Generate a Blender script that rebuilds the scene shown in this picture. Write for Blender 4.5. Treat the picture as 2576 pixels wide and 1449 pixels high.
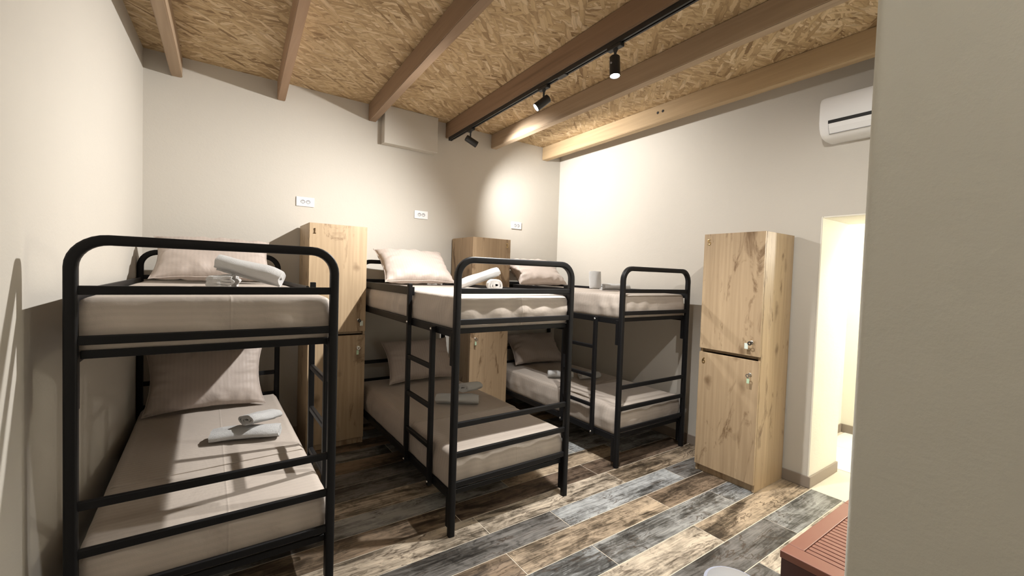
import bpy, bmesh, math, random
from mathutils import Vector, Matrix, noise
random.seed(7)
scene = bpy.context.scene
for o in list(bpy.data.objects): bpy.data.objects.remove(o, do_unlink=True)
COL = scene.collection
R = math.radians

# ------------------------------------------------------------------ camera
CAM = Vector((0.8382, -4.2935, 1.5374))
YAW, PITCH, ROLL, FPX = R(34.9496), R(-1.8608), R(1.8662), 1081.67
fw = Vector((math.sin(YAW)*math.cos(PITCH), math.cos(YAW)*math.cos(PITCH), math.sin(PITCH)))
rt = Vector((math.cos(YAW), -math.sin(YAW), 0)); up = rt.cross(fw)
r2 = rt*math.cos(ROLL) + up*math.sin(ROLL); u2 = up*math.cos(ROLL) - rt*math.sin(ROLL)
cd = bpy.data.cameras.new('camera'); cam = bpy.data.objects.new('camera', cd); COL.objects.link(cam)
cd.sensor_width = 36.0; cd.lens = 36.0*FPX/2576.0; cd.clip_start = 0.02
m = Matrix((r2, u2, -fw)).transposed().to_4x4(); m.translation = CAM
cam.matrix_world = m
scene.camera = cam
# ------------------------------------------------------------------ world, exposure
w = bpy.data.worlds.new('world'); scene.world = w; w.use_nodes = True
w.node_tree.nodes['Background'].inputs[0].default_value = (0.9, 0.92, 1.0, 1)
w.node_tree.nodes['Background'].inputs[1].default_value = 0.0
vs = scene.view_settings
vs.view_transform = 'Standard'; vs.look = 'None'; vs.gamma = 1.0; vs.use_curve_mapping = False
vs.exposure = 0.0
SPOT_W = (205, 395, 300, 85)      # the four track spotlights, back to front
SPOT_COL = (1.0, 0.972, 0.935)
HALL_W = 55
SCONCE_W = 70
PASSAGE_FILL_W = 18

# ------------------------------------------------------------------ room numbers
XL, XR, ZC = 0.403, 4.539, 3.14
YF = -3.97            # inner face of the front wall
XE = 1.95             # end of the front wall, beside the entrance
YE = -6.0             # far end of the entrance passage
DY0, DY1, DZ = -2.97, -3.86, 2.037   # doorway in the right wall
XJ = 5.07             # outer face of the right wall

# ------------------------------------------------------------------ helpers
def link(o, parent=None):
    COL.objects.link(o)
    if parent is not None: o.parent = parent
    return o
class MB:
    """collects geometry of ONE mesh"""
    def __init__(s): s.v = []; s.f = []; s.flat = False
    def add(s, vs, fs):
        n = len(s.v); s.v += [tuple(v) for v in vs]; s.f += [tuple(i+n for i in f) for f in fs]
        return s
    def box(s, x0, x1, y0, y1, z0, z1):
        return s.add([(x0,y0,z0),(x1,y0,z0),(x1,y1,z0),(x0,y1,z0),(x0,y0,z1),(x1,y0,z1),(x1,y1,z1),(x0,y1,z1)],
            [(0,3,2,1),(4,5,6,7),(0,1,5,4),(1,2,6,5),(2,3,7,6),(3,0,4,7)])
    def bbox(s, x0, x1, y0, y1, z0, z1, b=0.003, seg=2):
        s.flat = True
        bm = bmesh.new(); r = bmesh.ops.create_cube(bm, size=1)
        for v in bm.verts:
            v.co = Vector(((x0+x1)/2+v.co.x*(x1-x0), (y0+y1)/2+v.co.y*(y1-y0), (z0+z1)/2+v.co.z*(z1-z0)))
        bmesh.ops.bevel(bm, geom=bm.edges[:], offset=b, segments=seg, profile=0.5, affect='EDGES')
        bm.verts.index_update()
        s.add([v.co[:] for v in bm.verts], [[v.index for v in f.verts] for f in bm.faces]); bm.free()
        return s
    def sweep(s, path, prof, closed=False, cap=True, ref=None):
        """prof: 2d loop swept along path; ref: fixed side vector"""
        P = [Vector(p) for p in path]; n = len(P); k = len(prof); vs = []
        for i in range(n):
            a = P[(i-1) % n] if (closed or i > 0) else P[i]
            b = P[(i+1) % n] if (closed or i < n-1) else P[i]
            t = (b-a).normalized()
            side = Vector(ref) if ref else (Vector((0,0,1)) if abs(t.z) < 0.9 else Vector((0,1,0)))
            q = side.cross(t).normalized(); side = t.cross(q).normalized()
            sc = 1.0
            if 0 < i < n-1 or closed:
                d1 = (P[i]-a).normalized(); d2 = (b-P[i]).normalized()
                sc = 1/max(0.5, math.cos(d1.angle(d2)/2)) if d1.length and d2.length else 1
            for (u, v) in prof: vs.append(P[i] + q*u*sc + side*v)
        fs = []
        for i in range(n if closed else n-1):
            j = (i+1) % n
            for c in range(k):
                d = (c+1) % k; fs.append((i*k+c, i*k+d, j*k+d, j*k+c))
        if cap and not closed:
            fs.append(tuple(range(k-1, -1, -1))); fs.append(tuple((n-1)*k+c for c in range(k)))
        return s.add(vs, fs)
    def rod(s, a, b, r, n=12): return s.sweep([a, b], circ(r, n))
    def lathe(s, prof, n=32, c=(0,0,0)):
        vs = []; k = len(prof)
        for i in range(n):
            a = 2*math.pi*i/n
            for (r, z) in prof: vs.append((c[0]+r*math.cos(a), c[1]+r*math.sin(a), c[2]+z))
        fs = []
        for i in range(n):
            j = (i+1) % n
            for q in range(k-1): fs.append((i*k+q, j*k+q, j*k+q+1, i*k+q+1))
        return s.add(vs, fs)
    def xf(s, mat):
        s.v = [tuple(mat @ Vector(v)) for v in s.v]; return s
    def mesh(s, name, mat, smooth=None):
        me = bpy.data.meshes.new(name); me.from_pydata(s.v, [], s.f)
        bm = bmesh.new(); bm.from_mesh(me)
        bmesh.ops.recalc_face_normals(bm, faces=bm.faces[:]); bm.to_mesh(me); bm.free()
        if mat: me.materials.append(mat)
        if smooth is not None and not s.flat:
            me.polygons.foreach_set('use_smooth', [True]*len(me.polygons))
            me.set_sharp_from_angle(angle=R(smooth))
        me.update(); return me
    def obj(s, name, mat, parent=None, smooth=None):
        return link(bpy.data.objects.new(name, s.mesh(name, mat, smooth)), parent)
def circ(r, n=12, ry=None):
    ry = ry or r
    return [(r*math.cos(2*math.pi*i/n), ry*math.sin(2*math.pi*i/n)) for i in range(n)]
def rrect(a, b, r, n=3):
    """rounded rectangle loop of half sizes a, b"""
    out = []
    for cx, cy, a0 in ((a-r, b-r, 0), (-a+r, b-r, 90), (-a+r, -b+r, 180), (a-r, -b+r, 270)):
        for i in range(n+1):
            t = R(a0+90*i/n); out.append((cx+r*math.cos(t), cy+r*math.sin(t)))
    return out
def tag(o, label, cat, group=None):
    o['label'] = label; o['category'] = cat
    if group: o['group'] = group
    return o
def struct(o): o['kind'] = 'structure'; return o
def empty(name, loc, rz=0):
    e = bpy.data.objects.new(name, None); e.location = loc; e.rotation_euler = (0, 0, rz); e.empty_display_size = 0.1
    return link(e)
def sgrid(hx, hy, hz, nx, ny, nz):
    """surface grid of a box, merged: list of unit coords and faces"""
    idx = {}; V = []; F = []
    def vid(i, j, k):
        key = (i, j, k)
        if key not in idx: idx[key] = len(V); V.append((-1+2*i/nx, -1+2*j/ny, -1+2*k/nz))
        return idx[key]
    for i in range(nx):
        for j in range(ny):
            F.append((vid(i,j,0), vid(i,j+1,0), vid(i+1,j+1,0), vid(i+1,j,0)))
            F.append((vid(i,j,nz), vid(i+1,j,nz), vid(i+1,j+1,nz), vid(i,j+1,nz)))
    for i in range(nx):
        for k in range(nz):
            F.append((vid(i,0,k), vid(i+1,0,k), vid(i+1,0,k+1), vid(i,0,k+1)))
            F.append((vid(i,ny,k), vid(i,ny,k+1), vid(i+1,ny,k+1), vid(i+1,ny,k)))
    for j in range(ny):
        for k in range(nz):
            F.append((vid(0,j,k), vid(0,j,k+1), vid(0,j+1,k+1), vid(0,j+1,k)))
            F.append((vid(nx,j,k), vid(nx,j+1,k), vid(nx,j+1,k+1), vid(nx,j,k+1)))
    return V, F
def softbox(hx, hy, hz, r, nx, ny, nz, disp=None):
    """rounded box of half sizes, with optional displacement(p, n) -> Vector"""
    V, F = sgrid(hx, hy, hz, nx, ny, nz); out = []
    for (a, b, c) in V:
        p = Vector((a*hx, b*hy, c*hz))
        q = Vector((max(-hx+r, min(hx-r, p.x)), max(-hy+r, min(hy-r, p.y)), max(-hz+r, min(hz-r, p.z))))
        d = p-q; n = d.normalized() if d.length > 1e-9 else Vector((0,0,0))
        p2 = q + n*r if d.length > 1e-9 else p
        # faces far from the rims keep their plane
        if d.length > 1e-9:
            ax = [abs(d.x) > 1e-9, abs(d.y) > 1e-9, abs(d.z) > 1e-9]
            if sum(ax) == 1: p2 = p
        if disp: p2 = p2 + disp(p2, n)
        out.append(p2)
    mb = MB(); mb.add(out, F); return mb
def nz(x, y, z=0.0, s=1.0): return noise.noise(Vector((x*s, y*s, z*s)))

# ------------------------------------------------------------------ node helpers
class NT:
    def __init__(s, name):
        s.m = bpy.data.materials.new(name); s.m.use_nodes = True
        s.t = s.m.node_tree; s.n = s.t.nodes; s.b = s.n['Principled BSDF']
    def new(s, typ, **kw):
        n = s.n.new(typ)
        for k, v in kw.items(): setattr(n, k, v)
        return n
    def L(s, a, b): s.t.links.new(a, b)
    def put(s, sock, v):
        if hasattr(v, 'is_output'): s.L(v, sock)
        else: sock.default_value = v
    def coord(s, kind='Object', rnd=0.0):
        tc = s.new('ShaderNodeTexCoord'); o = tc.outputs[kind]
        if rnd:
            oi = s.new('ShaderNodeObjectInfo')
            sc = s.new('ShaderNodeVectorMath', operation='SCALE'); cv = s.new('ShaderNodeCombineXYZ')
            for i in range(3): s.L(oi.outputs['Random'], cv.inputs[i])
            s.L(cv.outputs[0], sc.inputs[0]); sc.inputs['Scale'].default_value = rnd
            ad = s.new('ShaderNodeVectorMath', operation='ADD'); s.L(o, ad.inputs[0]); s.L(sc.outputs[0], ad.inputs[1]); o = ad.outputs[0]
        return o
    def map(s, v, scale=(1,1,1), rot=(0,0,0), loc=(0,0,0)):
        mp = s.new('ShaderNodeMapping'); s.L(v, mp.inputs[0])
        mp.inputs['Scale'].default_value = scale; mp.inputs['Rotation'].default_value = rot; mp.inputs['Location'].default_value = loc
        return mp.outputs[0]
    def noise(s, v, scale=5, detail=4, rough=0.5, dist=0.0, out=0):
        n = s.new('ShaderNodeTexNoise'); s.L(v, n.inputs['Vector'])
        n.inputs['Scale'].default_value = scale; n.inputs['Detail'].default_value = detail
        n.inputs['Roughness'].default_value = rough; n.inputs['Distortion'].default_value = dist
        return n.outputs[out]
    def ramp(s, f, stops, interp='LINEAR'):
        r = s.new('ShaderNodeValToRGB'); s.L(f, r.inputs[0]); e = r.color_ramp.elements; r.color_ramp.interpolation = interp
        while len(e) < len(stops): e.new(0.5)
        for i, (p, c) in enumerate(stops):
            e[i].position = p; e[i].color = c if len(c) == 4 else (*c, 1)
        return r.outputs[0]
    def mix(s, f, a, b, mode='MIX'):
        m_ = s.new('ShaderNodeMix', data_type='RGBA', blend_type=mode)
        s.put(m_.inputs[0], f)
        for sk, v in ((m_.inputs[6], a), (m_.inputs[7], b)):
            s.put(sk, v if hasattr(v, 'is_output') else (*v, 1) if len(v) == 3 else v)
        return m_.outputs[2]
    def math(s, op, a, b=0.0, c=None):
        m_ = s.new('ShaderNodeMath', operation=op); s.put(m_.inputs[0], a); s.put(m_.inputs[1], b)
        if c is not None: s.put(m_.inputs[2], c)
        return m_.outputs[0]
    def bump(s, h, strength=0.2, dist=0.01):
        b = s.new('ShaderNodeBump'); s.L(h, b.inputs['Height']); b.inputs['Strength'].default_value = strength; b.inputs['Distance'].default_value = dist
        s.L(b.outputs[0], s.b.inputs['Normal']); return b
    def base(s, c): s.put(s.b.inputs['Base Color'], c if hasattr(c, 'is_output') else (*c, 1))
    def set(s, **kw):
        for k, v in kw.items(): s.put(s.b.inputs[k.replace('_', ' ')], v)
        return s
M = {}
def plaster(name, col, bump=0.25, rough=0.9):
    t = NT(name); v = t.coord()
    a = t.noise(v, 2.2, 3); b = t.noise(v, 60, 5, 0.6); c = t.noise(v, 9, 4)
    t.base(t.mix(t.math('MULTIPLY', t.math('SUBTRACT', a, 0.3), 0.5), col, tuple(x*0.93 for x in col)))
    t.set(Roughness=rough)
    t.bump(t.math('ADD', t.math('MULTIPLY', b, 0.5), c), bump, 0.006)
    M[name] = t.m
plaster('wall_paint', (0.545, 0.513, 0.458))
plaster('rough_plaster', (0.82, 0.825, 0.76), 0.55)
plaster('hall_paint', (0.78, 0.76, 0.665), 0.2)
plaster('jamb_plaster', (0.80, 0.77, 0.68), 0.5)

def osb():
    t = NT('osb'); v0 = t.coord()
    wob = t.noise(v0, 14, 3, 0.6, 0, 1)
    wv = t.new('ShaderNodeVectorMath', operation='MULTIPLY_ADD'); t.L(wob, wv.inputs[0]); wv.inputs[1].default_value = (0.03, 0.03, 0.03); t.L(v0, wv.inputs[2])
    v = wv.outputs[0]; col = None; hgt = None
    angs = [4, -20, 24, -9, 48, 13, -42]
    for i, a in enumerate(angs):
        mp = t.map(v, rot=(0, 0, R(a)), loc=(i*3.7, i*1.9, 0))
        sc = t.map(mp, scale=(8.5, 52, 1) if i % 2 else (6.5, 40, 1))
        vo = t.new('ShaderNodeTexVoronoi', voronoi_dimensions='2D', feature='F1'); t.L(sc, vo.inputs['Vector']); vo.inputs['Scale'].default_value = 1
        sp = t.new('ShaderNodeSeparateColor'); t.L(vo.outputs['Color'], sp.inputs[0])
        c = t.ramp(sp.outputs[0], [(0, (0.24, 0.150, 0.070)), (0.10, (0.40, 0.275, 0.145)), (0.45, (0.52, 0.375, 0.205)), (0.8, (0.60, 0.45, 0.265)), (1, (0.70, 0.56, 0.37))])
        fib = t.noise(t.map(mp, scale=(6, 160, 1)), 1, 3)
        c = t.mix(0.35, c, t.ramp(fib, [(0.3, (0.55, 0.55, 0.55)), (0.65, (1.15, 1.15, 1.15))]), 'MULTIPLY')
        if col is None: col = c; hgt = sp.outputs[0]
        else:
            msk = t.math('GREATER_THAN', sp.outputs[1], 0.62)
            edge = t.math('GREATER_THAN', vo.outputs['Distance'], 0.52)
            c = t.mix(t.math('MULTIPLY', edge, 0.30), c, (0.20, 0.12, 0.055))  # dark strand edges: shadow between strands put into the colour
            col = t.mix(msk, col, c); hgt = t.math('ADD', t.math('MULTIPLY', msk, sp.outputs[0]), t.math('MULTIPLY', t.math('SUBTRACT', 1.0, msk), hgt))
    t.base(col); t.set(Roughness=0.75); t.bump(hgt, 0.25, 0.004); M['osb'] = t.m
osb()
def timber(name, ax, base, dark, light):
    """sawn wood, grain along axis ax, tinted by the object's own colour"""
    t = NT(name); v = t.coord(rnd=37.0)
    sc = [22, 22, 22]; sc[ax] = 0.9; lo = [5, 5, 5]; lo[ax] = 0.6; kn = [7, 7, 7]; kn[ax] = 2.6
    g = t.noise(t.map(v, scale=sc), 1, 6, 0.6, 0.6); b = t.noise(t.map(v, scale=lo), 1, 3, 0.5)
    c = t.mix(g, dark, light); c = t.mix(t.math('MULTIPLY', b, 0.7), c, base)
    kv = t.new('ShaderNodeTexVoronoi', feature='F1'); t.L(t.map(v, scale=kn), kv.inputs['Vector']); kv.inputs['Scale'].default_value = 0.42
    k = t.math('LESS_THAN', kv.outputs['Distance'], 0.07)
    k2 = t.ramp(kv.outputs['Distance'], [(0.03, (1,1,1)), (0.16, (0,0,0))])
    c = t.mix(t.math('MULTIPLY', k2, 0.6), c, tuple(x*0.35 for x in dark))
    s = t.noise(t.map(v, scale=[x*0.35 for x in sc]), 2, 2, 0.5, 0.3)
    c = t.mix(t.math('MULTIPLY', t.ramp(s, [(0.58, (0,0,0)), (0.72, (1,1,1))]), 0.35), c, tuple(x*0.5 for x in dark))
    oi = t.new('ShaderNodeObjectInfo'); c = t.mix(1.0, c, oi.outputs['Color'], 'MULTIPLY')
    t.base(c); t.set(Roughness=0.72); t.bump(g, 0.25, 0.003); M[name] = t.m
timber('timber', 1, (0.36, 0.255, 0.165), (0.23, 0.155, 0.095), (0.50, 0.375, 0.255))
def oak():
    t = NT('oak_board'); v = t.coord(rnd=23.0)
    g = t.noise(t.map(v, scale=(26, 26, 1.1)), 1, 6, 0.62, 0.8)
    b = t.noise(t.map(v, scale=(3.0, 3.0, 0.7)), 1, 3)
    c = t.mix(t.ramp(g, [(0.3, (0,0,0)), (0.7, (1,1,1))]), (0.335, 0.255, 0.172), (0.50, 0.398, 0.282)); c = t.mix(t.math('MULTIPLY', b, 0.6), c, (0.43, 0.335, 0.232))
    # cracks and dark mineral streaks
    s = t.noise(t.map(v, scale=(8, 8, 2.4)), 1, 6, 0.68, 1.0)
    cr = t.ramp(s, [(0.33, (1,1,1)), (0.425, (0,0,0))])
    c = t.mix(t.math('MULTIPLY', cr, 0.8), c, (0.13, 0.075, 0.035))
    kv = t.new('ShaderNodeTexVoronoi', feature='F1'); wv = t.noise(v, 9, 3, 0.5, 0, 1)
    wm = t.new('ShaderNodeVectorMath', operation='MULTIPLY_ADD'); t.L(wv, wm.inputs[0]); wm.inputs[1].default_value = (0.05, 0.05, 0.16); t.L(v, wm.inputs[2])
    t.L(t.map(wm.outputs[0], scale=(1, 1, 0.55)), kv.inputs['Vector']); kv.inputs['Scale'].default_value = 5.2
    kd = t.ramp(kv.outputs['Distance'], [(0.05, (1,1,1)), (0.20, (0,0,0))])
    c = t.mix(t.math('MULTIPLY', kd, 0.72), c, (0.12, 0.07, 0.035))
    # cathedral rings
    wr = t.new('ShaderNodeTexWave', wave_type='RINGS', rings_direction='Z'); t.L(t.map(v, scale=(5, 5, 0.5)), wr.inputs['Vector'])
    wr.inputs['Scale'].default_value = 3; wr.inputs['Distortion'].default_value = 5; wr.inputs['Detail'].default_value = 2
    c = t.mix(t.math('MULTIPLY', wr.outputs['Fac'], 0.14), c, (0.30, 0.21, 0.13))
    oi = t.new('ShaderNodeObjectInfo'); c = t.mix(1.0, c, oi.outputs['Color'], 'MULTIPLY')
    t.base(c); t.set(Roughness=0.5); t.bump(g, 0.06, 0.002); M['oak_board'] = t.m
oak()
def plank():
    t = NT('wood_look_tile'); v = t.coord(rnd=53.0); oi = t.new('ShaderNodeObjectInfo')
    wv = t.noise(t.map(v, scale=(1.6, 5, 1)), 1.5, 4, 0.55, 0, 1)
    wm = t.new('ShaderNodeVectorMath', operation='MULTIPLY_ADD'); t.L(wv, wm.inputs[0]); wm.inputs[1].default_value = (0.30, 0.05, 0.0); t.L(v, wm.inputs[2])
    p = wm.outputs[0]
    big = t.noise(t.map(p, scale=(1.8, 6, 1)), 1, 5, 0.6, 0.5)
    fine = t.noise(t.map(p, scale=(4, 75, 1)), 1, 6, 0.7, 0.2)
    blot = t.noise(p, 11, 5, 0.65, 1.2)
    f = t.math('ADD', t.math('MULTIPLY', big, 0.48), t.math('ADD', t.math('MULTIPLY', fine, 0.32), t.math('MULTIPLY', blot, 0.23)))
    sh = t.ramp(f, [(0.42, (0.12, 0.11, 0.10)), (0.475, (0.42, 0.40, 0.37)), (0.525, (1.0, 0.98, 0.95)), (0.60, (1.65, 1.62, 1.57))])
    c = t.mix(1.0, oi.outputs['Color'], sh, 'MULTIPLY')
    wn = t.math('ABSOLUTE', t.math('SUBTRACT', t.noise(t.map(p, scale=(2.2, 9, 1)), 1, 4, 0.6, 0.8), 0.5))
    vein = t.math('MULTIPLY', t.ramp(wn, [(0.0, (1,1,1)), (0.02, (0,0,0))]), t.ramp(t.noise(v, 3.0, 2), [(0.44, (0,0,0)), (0.54, (1,1,1))]))
    c = t.mix(t.math('MULTIPLY', vein, 0.85), c, (0.055, 0.035, 0.022))
    t.base(c); t.set(Roughness=0.42); t.bump(f, 0.12, 0.003); M['wood_look_tile'] = t.m
plank()
def simple(name, col, rough=0.5, metal=0.0, bump=0, bscale=80, **kw):
    t = NT(name); v = t.coord()
    n = t.noise(v, bscale, 3); n2 = t.noise(v, 6, 2)
    t.base(t.mix(t.math('MULTIPLY', n2, 0.35), col, tuple(x*0.85 for x in col)))
    t.set(Roughness=rough, Metallic=metal)
    for k, x in kw.items(): t.put(t.b.inputs[k.replace('_', ' ')], x)
    if bump: t.bump(n, bump, 0.002)
    M[name] = t.m; return t
simple('black_metal', (0.008, 0.008, 0.009), 0.48, 0.0, 0.05, 220, Specular_IOR_Level=0.22)
simple('black_plastic', (0.012, 0.012, 0.013), 0.45)
simple('chrome', (0.72, 0.70, 0.66), 0.22, 1.0)
simple('brass', (0.62, 0.47, 0.24), 0.3, 1.0)
simple('bronze', (0.16, 0.10, 0.05), 0.35, 0.8)
simple('white_plastic', (0.82, 0.82, 0.82), 0.32)
simple('grey_plastic', (0.30, 0.30, 0.31), 0.4)
simple('dark_slot', (0.01, 0.01, 0.01), 0.6)
simple('grout', (0.66, 0.60, 0.50), 0.9, 0, 0.2)
simple('skirting_tile', (0.27, 0.225, 0.185), 0.4)
simple('slat_wood', (0.60, 0.50, 0.38), 0.6)
simple('red_wood', (0.24, 0.095, 0.065), 0.42, 0, 0.06, 60)
simple('shaded_red_wood', (0.075, 0.026, 0.02), 0.5)  # red wood darkened: shade on the bench panels put into the colour
simple('bin_grey', (0.36, 0.365, 0.375), 0.35)
simple('bin_rim', (0.40, 0.43, 0.53), 0.25)
simple('tag_white', (0.70, 0.78, 0.72), 0.4)
simple('tag_green', (0.50, 0.68, 0.48), 0.4)
simple('hall_tile', (0.74, 0.74, 0.74), 0.5)
def fabric(name, col, stripe_axis, fold=0.0):
    t = NT(name); v = t.coord(rnd=0.0)
    wv = t.new('ShaderNodeTexWave', wave_type='BANDS', bands_direction='X')
    if stripe_axis is None:
        at = t.new('ShaderNodeAttribute', attribute_name='stripe'); cv = t.new('ShaderNodeCombineXYZ'); t.L(at.outputs['Fac'], cv.inputs[0]); t.L(cv.outputs[0], wv.inputs['Vector'])
    else: t.L(v, wv.inputs['Vector'])
    wv.inputs['Scale'].default_value = 10.5 if stripe_axis is None else 13.0; wv.inputs['Distortion'].default_value = 0.0
    st = t.ramp(wv.outputs['Fac'], [(0.40, (0,0,0)), (0.60, (1,1,1))])
    w1 = t.noise(v, 420, 2); w2 = t.noise(t.map(v, scale=(1, 0.6, 1)), 3.2, 4, 0.5, 0.8); w3 = t.noise(v, 13, 3, 0.5, 0.4)
    c = t.mix(t.math('MULTIPLY', st, 0.5), col, tuple(min(1, x*1.07) for x in col))
    t.base(c); t.put(t.b.inputs['Roughness'], t.math('MULTIPLY_ADD', st, -0.16, 0.72))
    t.set(Sheen_Weight=0.12, Sheen_Roughness=0.5)
    h = t.math('ADD', t.math('MULTIPLY', w1, 0.03), t.math('ADD', t.math('MULTIPLY', w2, 1.0), t.math('MULTIPLY', w3, 0.22)))
    if stripe_axis is None:
        sx = t.new('ShaderNodeSeparateXYZ'); t.L(v, sx.inputs[0])
        ax = t.math('ABSOLUTE', t.math('SUBTRACT', sx.outputs[0], 0.035)); h = t.math('ADD', h, t.math('MULTIPLY', t.ramp(ax, [(0.0, (1,1,1)), (0.006, (0,0,0))]), 0.12))
        sy = t.math('ABSOLUTE', t.math('SUBTRACT', t.math('FRACT', t.math('MULTIPLY_ADD', at.outputs['Fac'], 2.1, 5.2)), 0.5)); h = t.math('ADD', h, t.math('MULTIPLY', t.ramp(sy, [(0.0, (1,1,1)), (0.010, (0,0,0))]), 0.08))
    t.bump(h, 0.6, 0.02)
    M[name] = t.m
fabric('sheet', (0.435, 0.38, 0.332), None)
fabric('pillowcase', (0.425, 0.362, 0.322), 0)
def terry():
    t = NT('terry'); v = t.coord(); n = t.noise(v, 260, 4, 0.7); n2 = t.noise(v, 30, 3)
    t.base(t.mix(t.math('MULTIPLY', n, 0.3), (0.74, 0.74, 0.735), (0.58, 0.58, 0.575))); t.set(Roughness=0.95, Sheen_Weight=0.3)
    t.bump(t.math('ADD', n, t.math('MULTIPLY', n2, 0.6)), 1.0, 0.010); M['terry'] = t.m
terry()
def emit(name, col, s):
    t = NT(name); t.base((0.9, 0.9, 0.9)); t.set(Emission_Color=(*col, 1), Emission_Strength=s); M[name] = t.m
emit('lens_glow', (1.0, 0.97, 0.90), 60.0)
emit('hall_glow', (1.0, 0.93, 0.75), 25.0)
emit('passage_glow', (1.0, 0.96, 0.88), 5.0)

# ================================================================== THE SETTING
T = 0.15
KL = 0.041            # the left wall runs slightly askew
def xl(y): return XL + KL*y
def skew(x0, x1, y0, y1, z0, z1):
    return MB().add([(xl(y)+x, y, z) for z in (z0, z1) for (x, y) in ((x0, y0), (x1, y0), (x1, y1), (x0, y1))],
        [(0,3,2,1),(4,5,6,7),(0,1,5,4),(1,2,6,5),(2,3,7,6),(3,0,4,7)])
struct(skew(-T, 0, YE-T, T, 0, ZC).obj('wall_left', M['wall_paint']))
struct(MB().box(XL, XJ, 0, T, 0, ZC).obj('wall_back', M['wall_paint']))
wr = MB()
wr.box(XR, XJ, DY0, 0, 0, ZC); wr.box(XR, XJ, DY1, DY0, DZ, ZC); wr.box(XR, XJ, YF-0.4, DY1, 0, ZC)
struct(wr.obj('wall_right', M['wall_paint']))
# reveal of the doorway: thin rough plaster skin on the jamb and the lintel
jm = MB(); jm.bbox(XR-0.002, XJ, DY0-0.012, DY0, 0, DZ, 0.004); jm.bbox(XR-0.002, XJ, DY1+0.0, DY0-0.012, DZ-0.012, DZ, 0.004); jm.bbox(XR-0.002, XJ, DY1, DY1+0.012, 0, DZ-0.012, 0.004)
struct(jm.obj('trim_2', M['jamb_plaster'], None, 40))
# front wall block with rounded plaster arris beside the entrance
bm = bmesh.new(); bmesh.ops.create_cube(bm, size=1)
for v in bm.verts:
    v.co = Vector((XE if v.co.x < 0 else XR, YF if v.co.y > 0 else YE, 0 if v.co.z < 0 else ZC))
ed = [e for e in bm.edges if abs(e.verts[0].co.x-XE) < 1e-4 and abs(e.verts[1].co.x-XE) < 1e-4 and abs(e.verts[0].co.y-YF) < 1e-4 and abs(e.verts[1].co.y-YF) < 1e-4]
bmesh.ops.bevel(bm, geom=ed, offset=0.02, segments=5, profile=0.5, affect='EDGES')
me = bpy.data.meshes.new('wall_front'); bm.to_mesh(me); bm.free(); me.materials.append(M['rough_plaster'])
me.polygons.foreach_set('use_smooth', [True]*len(me.polygons)); me.set_sharp_from_angle(angle=R(50))
struct(link(bpy.data.objects.new('wall_front', me)))
struct(MB().box(xl(YE), XE, YE-T, YE, 0, ZC).obj('wall_entry', M['wall_paint']))
struct(MB().box(XL-0.5, XJ, YE-T, T, ZC, ZC+0.05).obj('ceiling', M['osb']))
# plaster box under the ceiling on the back wall
struct(MB().bbox(2.200, 2.765, -0.10, 0.0, 2.775, ZC, 0.006).obj('trim_1', M['wall_paint'], None, 40))

# ---- floor: grout bed with wood-look tiles 1.2 x 0.2 m
floor = struct(MB().box(XL-0.5, XJ, YE-T, T, -0.06, -0.0018).obj('floor', M['grout']))
TONES = dict(grey=(0.215, 0.22, 0.218), blue=(0.27, 0.285, 0.295), dark=(0.125, 0.122, 0.118), brown=(0.185, 0.14, 0.10), umber=(0.14, 0.102, 0.075), beige=(0.42, 0.365, 0.295), tan=(0.30, 0.24, 0.175))
pick = {('A',1):'beige', ('A',2):'tan', ('A',0):'beige', ('B',0):'dark', ('B',1):'blue', ('B',2):'dark', ('C',1):'tan', ('C',2):'brown', ('C',0):'brown', ('D',0):'blue', ('D',1):'grey', ('D',2):'blue',
        ('E',1):'beige', ('E',2):'tan', ('E',0):'grey', ('F',1):'dark', ('F',2):'grey', ('G',1):'dark', ('G',2):'beige', ('H',1):'grey'}
offs = {'C': 2.18, 'D': 2.64, 'E': 2.13, 'F': 2.61, 'G': 2.115, 'B': 2.66, 'A': 2.20}
rows = []
yy = -2.6 + 0.2*13
r = 0
top = 0.0
k = 0
names = {-10: 'A', -11: 'B', -12: 'C', -13: 'D', -14: 'E', -15: 'F', -16: 'G', -17: 'H'}
rnd = random.Random(11); tl = list(TONES)
plank_cache = {}
G = 0.0024
for k in range(0, -31, -1):
    y1 = 0.2*k; y0 = y1-0.2
    if k == 0: y1 = 0.0
    if y0 < YE: break
    nm = names.get(k, None)
    off = offs.get(nm, 2.18 if k % 2 else 2.65) + (0 if nm else rnd.uniform(-0.08, 0.08))
    xmax = XR if y0 > YF-0.01 else XE
    n = 0
    XS = xl(y0)-0.02; s = off - 1.2*math.ceil((off-XS)/1.2)
    while s < xmax:
        x0, x1 = max(s, XS), min(s+1.2, xmax)
        if x1-x0 > 0.02:
            # index: 1 = tile that starts at the given joint for rows with joint about 2.1..2.66
            ix = round((s-off)/1.2)+1
            key = (round(x1-x0, 3), 0.2)
            if key not in plank_cache:
                hx = (x1-x0)/2
                plank_cache[key] = MB().bbox(-hx+G, hx-G, -0.1+G, 0.1-G, -0.010, 0.0, 0.0012, 1).mesh('floor_plank', M['wood_look_tile'])
            o = link(bpy.data.objects.new('floor_plank', plank_cache[key]), floor)
            o.location = ((x0+x1)/2, (y0+y1)/2, 0)
            tn = pick.get((nm, ix)) or rnd.choice(tl)
            j = rnd.uniform(0.9, 1.1); c = TONES[tn]; o.color = (c[0]*j, c[1]*j, c[2]*j, 1)
        s += 1.2
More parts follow.
